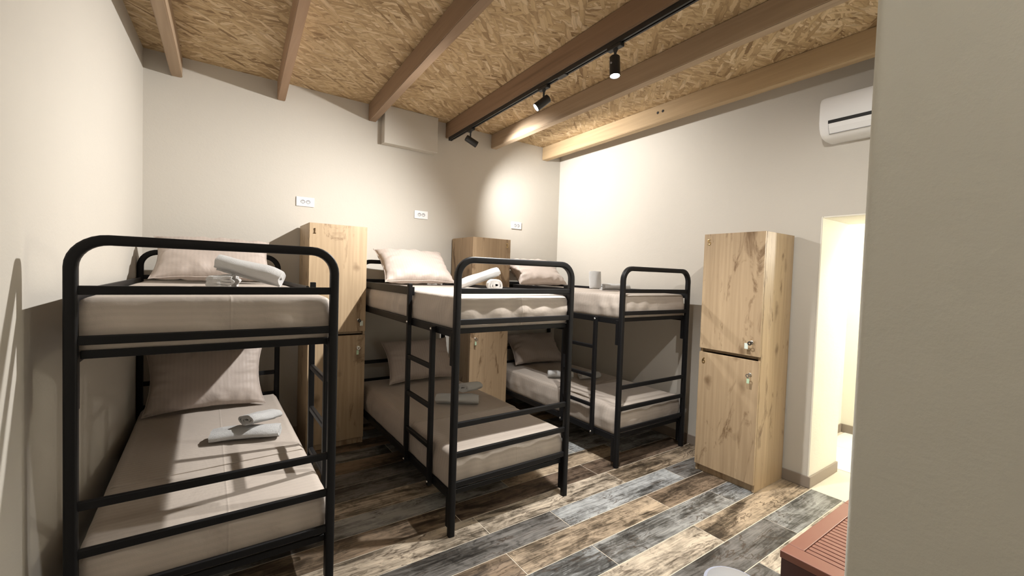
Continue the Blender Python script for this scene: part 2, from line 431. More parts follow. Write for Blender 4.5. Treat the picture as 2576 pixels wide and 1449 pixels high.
# ---- skirting
def skirt(name, x0, x1, y0, y1): struct(MB().bbox(x0, x1, y0, y1, 0, 0.085, 0.003).obj(name, M['skirting_tile'], None, 40))
skirt('baseboard_back', XL+0.012, XR-0.012, -0.011, 0)
struct(skew(0, 0.011, YE, 0, 0, 0.085).obj('baseboard_left', M['skirting_tile']))
skirt('baseboard_right', XR-0.011, XR, DY0-0.024, 0)
skirt('baseboard_jamb', XR, XJ+0.0, DY0-0.024, DY0-0.012)
# ---- the lit hall behind the doorway
HX, HY0, HY1, HZ = 6.27, -2.63, -5.2, 2.75
struct(MB().box(XJ, HX+T, HY0, HY0+T, 0, HZ).obj('wall_hall_back', M['hall_paint']))
struct(MB().box(HX, HX+T, HY1, HY0, 0, HZ).obj('wall_hall_right', M['hall_paint']))
struct(MB().box(XJ, HX+T, HY1-T, HY1, 0, HZ).obj('wall_hall_front', M['hall_paint']))
struct(MB().box(XJ-0.1, XJ, HY1, YF-0.4, 0, HZ).obj('wall_hall_left', M['hall_paint']))
struct(MB().box(XJ-0.1, HX+T, HY1-T, HY0+T, HZ, HZ+0.05).obj('ceiling_hall', M['hall_paint']))
hf = struct(MB().box(XJ-0.0, HX+T, HY1-T, HY0+T, -0.06, -0.003).obj('floor_hall', M['grout']))
tm = MB().bbox(-0.2985, 0.2985, -0.2985, 0.2985, -0.01, 0, 0.0012, 1).mesh('floor_tile', M['hall_tile'])
for i in range(3):
    for j in range(5):
        x, y = 4.84+0.6*i, HY0-0.3-0.6*j-0.04
        if i == 0:
            if not (DY1-0.3 < y < DY0): continue
        if x+0.3 > HX+0.02 or y-0.3 < HY1: pass
        o = link(bpy.data.objects.new('floor_tile', tm), hf); o.location = (x, y, 0.001)
struct(MB().bbox(XJ, HX, HY0-0.011, HY0, 0, 0.085, 0.003).obj('baseboard_hall_back', M['skirting_tile']))
struct(MB().bbox(HX-0.011, HX, HY1, HY0-0.011, 0, 0.085, 0.003).obj('baseboard_hall_right', M['skirting_tile']))
hl = empty('ceiling_lamp', (5.68, -3.75, HZ)); tag(hl, 'round ceiling lamp lighting the bright hall beyond the doorway', 'lamp')
MB().lathe([(0.0, -0.0), (0.15, 0.0), (0.155, -0.02), (0.14, -0.03), (0.0, -0.03)], 32).obj('housing', M['white_plastic'], hl, 40)
MB().lathe([(0.0, -0.0305), (0.135, -0.0305), (0.12, -0.05), (0.0, -0.058)], 32).obj('diffuser', M['hall_glow'], hl, 40)
ld = bpy.data.lights.new('hall_light', 'POINT'); ld.energy = HALL_W; ld.color = (1.0, 0.95, 0.84); ld.shadow_soft_size = 0.12
lo = link(bpy.data.objects.new('lamp_light', ld), hl); lo.location = (0, 0, -0.2)

sl = empty('wall_lamp', (HX, -3.85, 1.96)); tag(sl, 'white wall lamp on the hall wall beyond the doorway', 'lamp')
MB().bbox(-0.02, -0.0005, -0.05, 0.05, -0.08, 0.08, 0.004).obj('back_plate', M['white_plastic'], sl)
MB().lathe([(0, -0.07), (0.045, -0.07), (0.05, -0.06), (0.05, 0.06), (0.045, 0.07), (0, 0.07)], 24, (-0.075, 0, 0)).obj('shade', M['passage_glow'], sl, 40)
ld = bpy.data.lights.new('sconce_light', 'POINT'); ld.energy = SCONCE_W; ld.color = (1.0, 0.94, 0.82); ld.shadow_soft_size = 0.05
lo = link(bpy.data.objects.new('lamp_light', ld), sl); lo.location = (-0.19, 0, 0)
pl = empty('ceiling_lamp', (1.05, -4.95, ZC)); tag(pl, 'small unseen ceiling lamp added in the entrance passage to brighten the front wall end', 'lamp')  # lamp added out of view to brighten the end of the front wall
MB().lathe([(0.0, 0.0), (0.11, 0.0), (0.115, -0.02), (0.10, -0.03), (0.0, -0.03)], 32).obj('housing', M['white_plastic'], pl, 40)
MB().lathe([(0.0, -0.0305), (0.095, -0.0305), (0.085, -0.045), (0.0, -0.05)], 32).obj('diffuser', M['passage_glow'], pl, 40)
ld = bpy.data.lights.new('passage_fill', 'POINT'); ld.energy = PASSAGE_FILL_W; ld.color = (1.0, 0.97, 0.90); ld.shadow_soft_size = 0.1
lo = link(bpy.data.objects.new('lamp_light', ld), pl); lo.location = (0, 0, -0.16)

# ================================================================== BEAMS
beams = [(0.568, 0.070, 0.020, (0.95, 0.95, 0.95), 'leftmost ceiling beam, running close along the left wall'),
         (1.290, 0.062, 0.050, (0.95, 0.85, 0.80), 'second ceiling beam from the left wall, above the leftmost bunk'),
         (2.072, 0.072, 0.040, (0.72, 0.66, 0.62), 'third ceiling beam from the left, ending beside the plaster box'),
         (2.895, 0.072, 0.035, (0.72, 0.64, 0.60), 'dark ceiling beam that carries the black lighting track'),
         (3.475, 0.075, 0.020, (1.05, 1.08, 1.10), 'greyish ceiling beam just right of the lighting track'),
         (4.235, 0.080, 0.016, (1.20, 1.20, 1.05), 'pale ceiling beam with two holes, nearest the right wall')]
BEAM = []
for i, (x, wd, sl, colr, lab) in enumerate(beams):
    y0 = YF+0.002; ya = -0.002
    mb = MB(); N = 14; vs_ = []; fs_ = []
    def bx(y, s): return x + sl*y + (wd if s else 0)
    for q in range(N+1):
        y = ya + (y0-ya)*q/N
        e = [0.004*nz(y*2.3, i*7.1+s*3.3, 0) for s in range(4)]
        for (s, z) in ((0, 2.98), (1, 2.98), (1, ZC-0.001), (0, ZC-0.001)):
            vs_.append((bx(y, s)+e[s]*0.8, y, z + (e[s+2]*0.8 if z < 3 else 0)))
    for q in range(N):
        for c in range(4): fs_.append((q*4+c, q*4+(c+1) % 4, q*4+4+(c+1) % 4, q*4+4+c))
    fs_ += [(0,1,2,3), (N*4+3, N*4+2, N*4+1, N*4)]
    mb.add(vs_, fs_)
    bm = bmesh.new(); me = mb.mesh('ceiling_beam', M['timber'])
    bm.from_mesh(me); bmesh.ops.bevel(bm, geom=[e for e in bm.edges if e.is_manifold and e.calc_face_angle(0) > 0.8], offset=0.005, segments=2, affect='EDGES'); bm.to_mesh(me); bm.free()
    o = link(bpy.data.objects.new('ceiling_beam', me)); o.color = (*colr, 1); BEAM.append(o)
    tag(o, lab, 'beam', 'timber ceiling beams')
for yh in (-1.735, -1.79):
    MB().sweep([(4.235+0.016*yh-0.0035, yh, 3.07), (4.235+0.016*yh+0.004, yh, 3.07)], circ(0.012, 12), ref=(0,0,1)).obj('bolt_hole', M['dark_slot'], BEAM[5])

# ================================================================== LIGHTING TRACK AND SPOTS
def trackx(y): return 2.930+0.035*y
tr = empty('lighting_track', (trackx(-2), -2, 2.98)); tag(tr, 'long black lighting track under the dark ceiling beam', 'lighting track')
ang = math.atan(0.035); tr.rotation_euler = (0, 0, -ang)
prof = [(-0.018, 0), (0.018, 0), (0.018, -0.032), (0.006, -0.032), (0.006, -0.012), (-0.006, -0.012), (-0.006, -0.032), (-0.018, -0.032)]
mb = MB(); n = len(prof); ys = (-1.93, 1.93)
mb.add([(p[0], y, p[1]) for y in ys for p in prof], [(i, (i+1) % n, n+(i+1) % n, n+i) for i in range(n)])
mb.obj('rail', M['black_plastic'], tr)
MB().bbox(-0.0195, 0.0195, 1.93, 1.95, -0.034, 0, 0.002).obj('end_cap', M['black_plastic'], tr)
MB().bbox(-0.0195, 0.0195, -1.95, -1.93, -0.034, 0, 0.002).obj('end_cap', M['black_plastic'], tr)
MB().bbox(-0.019, 0.019, 0.02, 0.11, -0.036, -0.031, 0.001).obj('joint_plate', M['black_plastic'], tr)
def spot(y, target, watts, label, size=110, blend=0.7):
    e = empty('track_spotlight', (trackx(y), y, 2.948)); tag(e, label, 'spotlight', 'black track spotlights')
    MB().bbox(-0.018, 0.018, -0.055, 0.055, -0.022, 0, 0.003).obj('adapter', M['black_plastic'], e, 40)
    MB().lathe([(0, -0.02), (0.016, -0.02), (0.014, -0.03), (0.008, -0.042), (0.0075, -0.100), (0, -0.100)], 16).obj('stem', M['black_plastic'], e, 40)
    piv = Vector((0, 0, -0.112)); wp = e.location + piv
    d = (Vector(target)-wp).normalized()
    q = d.to_track_quat('-Z', 'Y').to_matrix().to_4x4(); q.translation = piv
    MB().lathe([(0, 0.05), (0.026, 0.05), (0.031, 0.045), (0.032, -0.075), (0.029, -0.075), (0.027, -0.062), (0, -0.060)], 28).xf(q).obj('head', M['black_plastic'], e, 40)
    MB().lathe([(0, -0.064), (0.0265, -0.064), (0.0265, -0.066), (0, -0.067)], 24).xf(q).obj('lens', M['lens_glow'], e)
    MB().rod((-0.036, 0, -0.112), (0.036, 0, -0.112), 0.006, 10).obj('pivot', M['grey_plastic'], e)
    l = bpy.data.lights.new('spot_light', 'SPOT'); l.energy = watts; l.color = SPOT_COL; l.spot_size = R(size); l.spot_blend = blend; l.shadow_soft_size = 0.025
    lo = link(bpy.data.objects.new('lamp_light', l), e)
    q2 = d.to_track_quat('-Z', 'Y').to_matrix().to_4x4(); q2.translation = piv + d*0.08; lo.matrix_local = q2
spot(-0.53, (4.54, -0.85, 2.05), SPOT_W[0], 'black track spotlight at the far end of the track, lens turned away', 122, 0.75)
spot(-1.72, (0.75, -0.65, 0.85), SPOT_W[1], 'black track spotlight second from the back wall, tilted left with its lens lit', 136, 1.0)
spot(-2.44, (2.70, -2.75, 0.0), SPOT_W[2], 'dazzling black track spotlight hanging straight down, third from the back wall', 118, 1.0)
spot(-3.40, (4.1, -3.3, 1.0), SPOT_W[3], 'black track spotlight nearest the entrance', 140, 1.0)

# ================================================================== BUNK BEDS
BW, BL = 0.88, 1.95
ZT, ZA, ZB, ZCc, ZD, ZEe, ZF = 1.612, 1.430, 1.2494, 1.197, 0.648, 0.4713, 0.2976
def hoop(y):
    Rr = 0.10; P = [(0, y, 0), (0, y, ZT-Rr)]
    for i in range(1, 9):
        a = R(180-90*i/8); P.append((Rr+Rr*math.cos(a), y, ZT-Rr+Rr*math.sin(a)))
    for i in range(0, 9):
        a = R(90-90*i/8); P.append((BW-Rr+Rr*math.cos(a), y, ZT-Rr+Rr*math.sin(a)))
    P.append((BW, y, 0))
    return MB().sweep(P, rrect(0.019, 0.019, 0.009, 3), ref=(0, 1, 0))
mesh_cache = {}
def cached(key, fn):
    if key not in mesh_cache: mesh_cache[key] = fn()
    return mesh_cache[key]
def part(name, me, parent, loc=(0,0,0)):
    o = link(bpy.data.objects.new(name, me), parent); o.location = loc; return o
def bunk(x, y, rz, side, label):
    b = empty('bunk_bed', (x, y, 0), R(rz)); tag(b, label, 'bunk bed', 'black metal bunk beds')
    bk = M['black_metal']
    part('foot_frame', cached('hoop0', lambda: hoop(0).mesh('foot_frame', bk, 50)), b)
    part('head_frame', cached('hoop1', lambda: hoop(BL).mesh('head_frame', bk, 50)), b)
    bar = cached('bar', lambda: MB().bbox(0.012, BW-0.012, -0.010, 0.010, -0.0165, 0.0165, 0.004).mesh('end_bar', bk, 40))
    for yy in (0, BL):
        for z in (ZA, ZB, ZD, ZEe, ZF): part('end_bar', bar, b, (0, yy, z))
    ebar = cached('ebar', lambda: MB().bbox(0.02, BW-0.02, -0.012, 0.012, -0.018, 0.012, 0.003).mesh('deck_end_bar', bk, 40))
    srail = cached('srail', lambda: MB().bbox(-0.012, 0.012, 0.018, BL-0.018, -0.026, 0.022, 0.003).mesh('side_rail', bk, 40))
    slat = cached('slat', lambda: MB().bbox(0.015, BW-0.015, -0.03, 0.03, -0.006, 0.006, 0.002).mesh('slat', M['slat_wood'], 40))
    brk = cached('brk', lambda: MB().bbox(-0.015, 0.015, -0.014, 0.014, -0.10, 0.10, 0.003).mesh('corner_bracket', bk, 40))
    for zd, tag_ in ((ZCc, 'upper'), (0.246, 'lower')):
        for yy, s in ((0, 1), (BL, -1)): part('deck_end_bar', ebar, b, (0, yy+s*0.030, zd))
        for xx in (0, BW): part('side_rail', srail, b, (xx, 0, zd-0.012))
        for q in range(11): part('slat', slat, b, (0, 0.12+q*(BL-0.24)/10, zd-0.010))
        for xx in (0, BW):
            for yy in (0.034, BL-0.034): part('corner_bracket', brk, b, (xx, yy, zd-0.105))
    lx = -1 if side == 'left' else 1; xs = 0 if lx < 0 else BW; xo = BW-xs
    y1, y2 = 0.255, 0.645
    guard = cached('gfull', lambda: MB().bbox(-0.008, 0.008, 0.018, BL-0.018, -0.042, 0.016, 0.003).mesh('guard_rail', bk, 40))
    gshort = cached('gshort', lambda: MB().bbox(-0.008, 0.008, y2, BL-0.018, -0.042, 0.016, 0.003).mesh('guard_rail', bk, 40))
    part('guard_rail', guard, b, (xo, 0, ZA-0.020)); part('guard_rail', gshort, b, (xs, 0, ZA-0.020))
    lad = part('ladder', cached('lad', lambda: MB().bbox(-0.015, 0.015, -0.015, 0.015, 0.20, 1.450, 0.004).mesh('ladder', bk, 40)), b, (xs+lx*0.028, y2, 0))
    rl = part('ladder_rail', cached('ladr', lambda: MB().bbox(-0.015, 0.015, -0.015, 0.015, 0.20, 1.20, 0.004).mesh('ladder_rail', bk, 40)), lad, (0, y1-y2, 0))
    for z in (0.945, 0.695, 0.445):
        part('rung', cached('rung', lambda: MB().bbox(-0.012, 0.012, y1-y2+0.014, -0.014, -0.015, 0.015, 0.005).mesh('rung', bk, 40)), lad, (0, 0, z))
    bolt = cached('bolt', lambda: MB().lathe([(0, 0.006), (0.005, 0.005), (0.008, 0.0), (0.0, 0.0)], 12).xf(Matrix.Rotation(R(-90), 4, 'Y')).mesh('bolt', M['chrome'], 60))
    for (yy, z) in ((y1, 1.185), (y2, 1.185), (y1, 0.225), (y2, 0.225)):
        o = part('bolt', bolt, lad, (lx*0.0152, yy-y2, z))
        if lx > 0: o.rotation_euler = (0, 0, math.pi)
    return b
bunks = [(0.4309, -2.1632, 0.46, 'right'), (1.9931, -2.0985, 0.31, 'left'), (3.5295, -1.9881, -0.12, 'left')]
blabels = ['black metal bunk bed nearest the camera, along the left wall', 'black metal bunk bed in the middle, between the two back lockers', 'farthest black metal bunk bed, in the corner by the right wall']
BK = [bunk(*b_, l) for b_, l in zip(bunks, blabels)]
def bl2w(i, x, y, z):
    bx_, by_, t, _ = bunks[i]; t = R(t)
    return Vector((bx_+x*math.cos(t)-y*math.sin(t), by_+x*math.sin(t)+y*math.cos(t), z))

# ---- mattresses in striped sheets
def mattress(i, z0, z1, label, fold, seed):
    hx, hy, hz = 0.440, 0.945, (z1-z0)/2
    def disp(p, n):
        k = seed*13.7
        top = max(0, p.z/hz); edge = 1-abs(p.z/hz)
        sidex = abs(p.x) > hx-0.03; sidey = abs(p.y) > hy-0.03
        d = Vector((0, 0, 0))
        d.z += 0.0035*nz(p.x*3+k, p.y*2.2, 0) * (1 if p.z > 0 else 0.3)
        wr_ = 0.014*max(0, edge)*(0.5+nz(p.x*7+k, p.y*5.5, p.z*4+k))
        diag = 0.010*math.sin((p.z*26 + (p.x+p.y)*9 + 3*nz(p.x*2+k, p.y*2, 0)))*max(0, edge)*max(0, nz(p.x*1.7+k+5, p.y*1.3, 2.0)+0.25)
        sarc = p.y if sidex else p.x
        fo_ = 0.013*math.sin(sarc*34 + 5*nz(sarc*2.3+k, p.z*3, 1.0) + p.z*14*nz(sarc*1.1+k, 4.0, 2.0))*max(0, edge)*max(0, 0.45+nz(sarc*2.1+k, 9.0, 0))
        diag += fo_
        if sidex: d.x += (0.004*edge + wr_ + diag)*(1 if p.x > 0 else -1)*0.8
        if sidey: d.y += (0.004*edge + wr_ + diag)*(1 if p.y > 0 else -1)*0.8
        d.x -= 0.012*p.x/hx*max(0, p.z/hz)
        if p.z < 0: d.z += 0.004*abs(nz(p.x*9+k, p.y*9, 3))
        return d
    mb = softbox(hx, hy, hz, 0.028, 44, 84, 12, disp)
    c = bl2w(i, BW/2, 0.025+hy, (z0+z1)/2)
    o = mb.obj('mattress', M['sheet'], None, 60)
    at = o.data.attributes.new('stripe', 'FLOAT', 'POINT')
    at.data.foreach_set('value', [v.co.y - math.copysign(v.co.z-hz, v.co.y)*(-1 if abs(v.co.y) > hy-0.03 else 0) for v in o.data.vertices])
    o.location = c; o.rotation_euler = (0, 0, R(bunks[i][2]))
    tag(o, label, 'mattress', 'mattresses in beige sheets')
    if fold is not None:
        # flat sheet lying over the mattress, with its hem crossing the bed
        nx_, ny_ = 40, 40; t_ = 0.004; vs_ = []; fs_ = []
        yh0 = fold[0]
        for layer in (0, 1):
            for j in range(ny_+1):
                for q in range(nx_+1):
                    u = -1+2*q/nx_; y0 = yh0 + fold[1]*u*0.5
                    ya = y0 + (hy-0.03-y0)*j/ny_
                    xx = u*(hx-0.0105); zz = hz
                    over = abs(xx)-(hx-0.012-0.028)
                    if over > 0: zz = hz-0.028+math.sqrt(max(0, 0.0305**2-over**2))-0.0002
                    base = 0.0035*nz(xx*3+seed*13.7, ya*2.2, 0)
                    vs_.append((xx, ya, zz+base+0.0006+(t_ if layer else 0) + 0.002*max(0, nz(xx*5, ya*6, seed))))
        st = nx_+1; off = st*(ny_+1)
        for j in range(ny_):
            for q in range(nx_):
                a = j*st+q
                fs_.append((off+a, off+a+1, off+a+st+1, off+a+st)); fs_.append((a, a+st, a+st+1, a+1))
        for q in range(nx_): fs_.append((q, q+1, off+q+1, off+q)); a = ny_*st+q; fs_.append((a+1, a, off+a, off+a+1))
        for j in range(ny_): a = j*st; fs_.append((a+st, a, off+a, off+a+st)); a += nx_; fs_.append((a, a+st, off+a+st, off+a))
        fo = MB().add(vs_, fs_).obj('flat_sheet', M['sheet'], o, 60)
        at = fo.data.attributes.new('stripe', 'FLOAT', 'POINT'); at.data.foreach_set('value', [v.co.y for v in fo.data.vertices])
    return o
UZ0, UZ1, LZ0, LZ1 = 1.1965, 1.402, 0.2455, 0.472
wh = ['leftmost', 'middle', 'farthest']
for i in range(3):
    mattress(i, UZ0, UZ1, f'mattress in a beige striped sheet on the upper deck of the {wh[i]} bunk', None, i+1)
    f = [(-0.40, 0.03), (-0.37, -0.06), (-0.24, -0.05)][i]
    mattress(i, LZ0, LZ1, f'mattress in a beige sheet on the lower deck of the {wh[i]} bunk', f, i+11)

# ---- pillows
def pillow(name_label, loc, rot, a=0.35, b=0.24, Tk=0.085, seed=0):
    n_ = 36; V = []; F = []; idx = {}
    def prof(u, v): return (max(0.0, 1-abs(u)**3.2)*max(0.0, 1-abs(v)**3.0))**0.5
    for s in (1, -1):
        for i in range(n_+1):
            for j in range(n_+1):
                u, v = -1+2*i/n_, -1+2*j/n_
                rim = i in (0, n_) or j in (0, n_)
                if s < 0 and rim: idx[(s, i, j)] = idx[(1, i, j)]; continue
                cx = 1-0.10*(1-v*v)*abs(u)**3; cy = 1-0.12*(1-u*u)*abs(v)**3
                e = max(abs(u), abs(v))
                wr_ = 0.030*max(0, e-0.45)*math.sin(18*(u if abs(v) > abs(u) else v)+4*nz(u*2+seed*3.1, v*2, 0))*(0.6+nz(u*3+seed, v*3, s*2.0))
                lump = 0.012*nz(u*1.6+seed*7, v*1.6, s*1.0)
                z = s*Tk*prof(u, v) + (wr_+lump)*prof(u, v)**0.6 + 0.008*nz(u*2.4+seed*5, v*2.4, 7)*(e > 0.8)
                V.append((a*u*cx, b*v*cy, z)); idx[(s, i, j)] = len(V)-1
    for s in (1, -1):
        for i in range(n_):
            for j in range(n_):
                q = [idx[(s, i, j)], idx[(s, i+1, j)], idx[(s, i+1, j+1)], idx[(s, i, j+1)]]
                F.append(tuple(q if s > 0 else q[::-1]))
    e = MB().add(V, F).obj('pillow', M['pillowcase'], None, 80)
    e.rotation_euler = rot; e.location = loc
    # seam cord round the rim
    rim = [(i, 0) for i in range(n_)] + [(n_, j) for j in range(n_)] + [(n_-i, n_) for i in range(n_)] + [(0, n_-j) for j in range(n_)]
    MB().sweep([V[idx[(1, i, j)]] for i, j in rim], circ(0.003, 6), closed=True, ref=(0, 0, 1)).obj('seam', M['pillowcase'], e, 60)
    tag(e, name_label, 'pillow', 'beige striped pillows')
    return e
def lean(i, x, y, zt, tilt, label, seed, rz=0, a=0.34, b=0.23, Tk=0.085):
    """pillow whose front edge rests on the mattress at local y, leaning back by tilt"""
    t = R(tilt)
    c = bl2w(i, x, y, zt); c = c + Vector((0, math.cos(t)*b, math.sin(t)*b + 0.035*math.cos(t)+0.004))
    return pillow(label, c, (t, 0, R(rz+bunks[i][2])), a, b, Tk, seed)
lean(0, 0.44, 1.50, UZ1, 38, 'lit beige pillow propped up on the upper deck of the leftmost bunk', 1, 0, 0.36, 0.235, 0.085)
lean(0, 0.40, 1.60, LZ1, 58, 'beige pillow propped steeply on the lower deck of the leftmost bunk', 2, 0, 0.36, 0.235, 0.08)
lean(1, 0.44, 1.52, UZ1, 40, 'pale beige pillow on the upper deck of the middle bunk, beside locker 1', 3, 0, 0.345, 0.23, 0.09)
lean(1, 0.53, 1.60, LZ1, 52, 'shaded beige pillow on the lower deck of the middle bunk', 4, 0, 0.345, 0.225, 0.08)
lean(2, 0.40, 1.48, UZ1, 38, 'beige pillow on the upper deck of the farthest bunk, right of locker 3', 5, 0, 0.345, 0.22, 0.09)
lean(2, 0.52, 1.62, LZ1, 45, 'shaded beige pillow on the lower deck of the farthest bunk', 6, -6, 0.345, 0.22, 0.085)

# ---- towels
def ribbon(poly, t, L, nl=14, seed=0, amp=0.0065):
    """cloth strip: 2D centre line with thickness t in the local YZ plane, extruded along X"""
    P = [Vector((p[0], p[1])) for p in poly]; n_ = len(P); A = []; B = []
    for i in range(n_):
        a = P[max(0, i-1)]; b = P[min(n_-1, i+1)]; d = (b-a).normalized(); nn = Vector((-d.y, d.x))
        A.append(P[i]+nn*t/2); B.append(P[i]-nn*t/2)
    loop = A + B[::-1]; k = len(loop); vs_ = []; fs_ = []
    for q in range(nl+1):
        x = -L/2+L*q/nl; endf = 1-0.06*(abs(2*q/nl-1)**6)
        for (c, (y, z)) in enumerate(loop):
            d = amp*nz(x*9+seed*5, y*22, z*22+seed); m_ = 1+0.08*nz(x*7+seed*3, math.atan2(z-0.03, y)*0.9, seed)
            y, z = y*m_, z*m_
            vs_.append((x + (0.006*nz(y*30+seed, z*30, q) if q in (0, nl) else 0), y*endf+d, max(0.0005, z*endf+d*0.7)))
    for q in range(nl):
        for c in range(k):
            d = (c+1) % k; fs_.append((q*k+c, q*k+d, (q+1)*k+d, (q+1)*k+c))
    for q in (0, nl):
        for c in range(n_-1): fs_.append((q*k+c, q*k+c+1, q*k+k-2-c, q*k+k-1-c))
    return MB().add(vs_, fs_)
def spiral(ry, rz, turns, t, z0=None):
    n_ = int(26*turns); out = []
    rmin = 0.22
    for i in range(n_+1):
        a = 2*math.pi*turns*i/n_ - math.pi*0.5; f = 1-(1-rmin)*i/n_
        out.append(((ry-t/2)*f*math.cos(a), rz + (rz-t/2)*f*math.sin(a)))
    return out
def zfold(wd, layers, t):
    """stack of layers folded back and forth"""
    out = []; h = t*1.08
    for k in range(layers):
        z = t/2+k*h; ys = [-wd/2+wd*i/8 for i in range(9)]
        if k % 2: ys = ys[::-1]
        for y in ys: out.append((y, z + 0.002*math.sin(y*40+k)))
        if k < layers-1:
            s = 1 if k % 2 == 0 else -1
            for i in range(1, 4): a = R(-90+45*i); out.append((s*(wd/2+h/2*math.cos(a)), z+h/2+h/2*math.sin(a)))
    return out
def towel(kind, loc, rot, label, L=0.30, a=0.05, b=0.04, seed=0, turns=2.6, t=0.013, layers=4, wd=0.12):
    poly = spiral(a, b, turns, t) if kind == 'roll' else zfold(wd, layers, t)
    o = ribbon(poly, t, L, 16, seed).obj('towel', M['terry'], None, 50)
    o.location = loc; o.rotation_euler = tuple(R(x) for x in rot)
    tag(o, label, 'towel', 'white towels laid out on the beds')
    return o
ZU, ZL = UZ1+0.004, LZ1+0.008
towel('fold', (0.90, -1.20, ZU), (0, 0, 78), 'folded white towel under the rolled one on the upper leftmost bunk', 0.22, seed=1, layers=4, t=0.016, wd=0.12)
towel('roll', (1.015, -1.27, ZU+0.050), (0, 15, -24), 'thick rolled white towel leaning across the upper leftmost bunk', 0.36, 0.064, 0.056, 2, 2.6, 0.015)
towel('roll', (1.02, -1.26, ZL), (0, 0, -14), 'white towel folded into a flat roll on the lower leftmost bunk', 0.36, 0.085, 0.040, 3, 2.2, 0.016)
towel('roll', (1.10, -1.225, ZL+0.080), (0, 8, 42), 'small rolled white towel lying on top of the flat one, lower leftmost bunk', 0.24, 0.066, 0.034, 4, 2.3, 0.012)
towel('roll', (2.55, -1.62, ZU), (0, 0, 62), 'rolled white towel with its spiral end showing on the upper middle bunk', 0.24, 0.066, 0.048, 5, 2.4, 0.015)
towel('roll', (2.50, -1.50, ZU+0.060), (0, -20, -12), 'rolled white towel propped over the other roll on the upper middle bunk', 0.32, 0.058, 0.040, 6, 2.2, 0.015)
towel('roll', (2.465, -1.25, ZL), (0, 0, -33), 'white towel laid flat on the lower middle bunk', 0.34, 0.075, 0.042, 7, 2.2, 0.016)
towel('roll', (2.59, -1.24, ZL+0.084), (0, 6, 25), 'small folded white towel resting on the flat one, lower middle bunk', 0.21, 0.068, 0.038, 8, 2.2, 0.015)
towel('roll', (4.19, -1.32, ZU), (0, 0, -10), 'white towel roll lying flat behind the upright one, upper farthest bunk', 0.32, 0.07, 0.036, 9, 2.2, 0.015)
towel('roll', (3.97, -1.26, ZU+0.094), (0, -80, 45), 'folded white towel standing up on the upper farthest bunk', 0.165, 0.068, 0.036, 10, 2.2, 0.016)
towel('roll', (3.80, -0.98, ZL), (0, 0, -34), 'white towel roll on the lower farthest bunk, left of the other', 0.26, 0.062, 0.042, 11, 2.3, 0.015)
towel('roll', (4.05, -1.15, ZL+0.002), (0, 0, -14), 'white towel roll on the lower farthest bunk, nearer the right wall', 0.22, 0.062, 0.038, 12, 2.2, 0.015)

# ================================================================== LOCKERS
LW, LD, LH = 0.465, 0.455, 1.903
def digit(ch, h=0.042):
    k = h
    def arc(cx, cy, r, a0, a1, ry=None, n=12): return [(cx+r*math.cos(R(a0+(a1-a0)*i/n)), cy+(ry or r)*math.sin(R(a0+(a1-a0)*i/n))) for i in range(n+1)]
    S = {'1': [[(0.12, 0.80), (0.30, 0.98), (0.30, 0.03)], [(0.08, 0.03), (0.52, 0.03)]],
         '3': [arc(0.28, 0.74, 0.24, 150, -80, 0.24) + arc(0.28, 0.26, 0.27, 85, -150, 0.26)],
         '5': [[(0.52, 0.97), (0.14, 0.97), (0.10, 0.55)] + arc(0.28, 0.30, 0.26, 125, -150, 0.29)],
         '6': [[(0.46, 0.97), (0.26, 0.86), (0.10, 0.58), (0.05, 0.32)] + arc(0.29, 0.30, 0.24, 180, 540, 0.28, 20)]}[ch]
    mb = MB()
    for st in S: mb.sweep([(x*k, 0, z*k) for x, z in st], rrect(0.0032, 0.0025, 0.001, 2), ref=(0, 1, 0))
    return mb
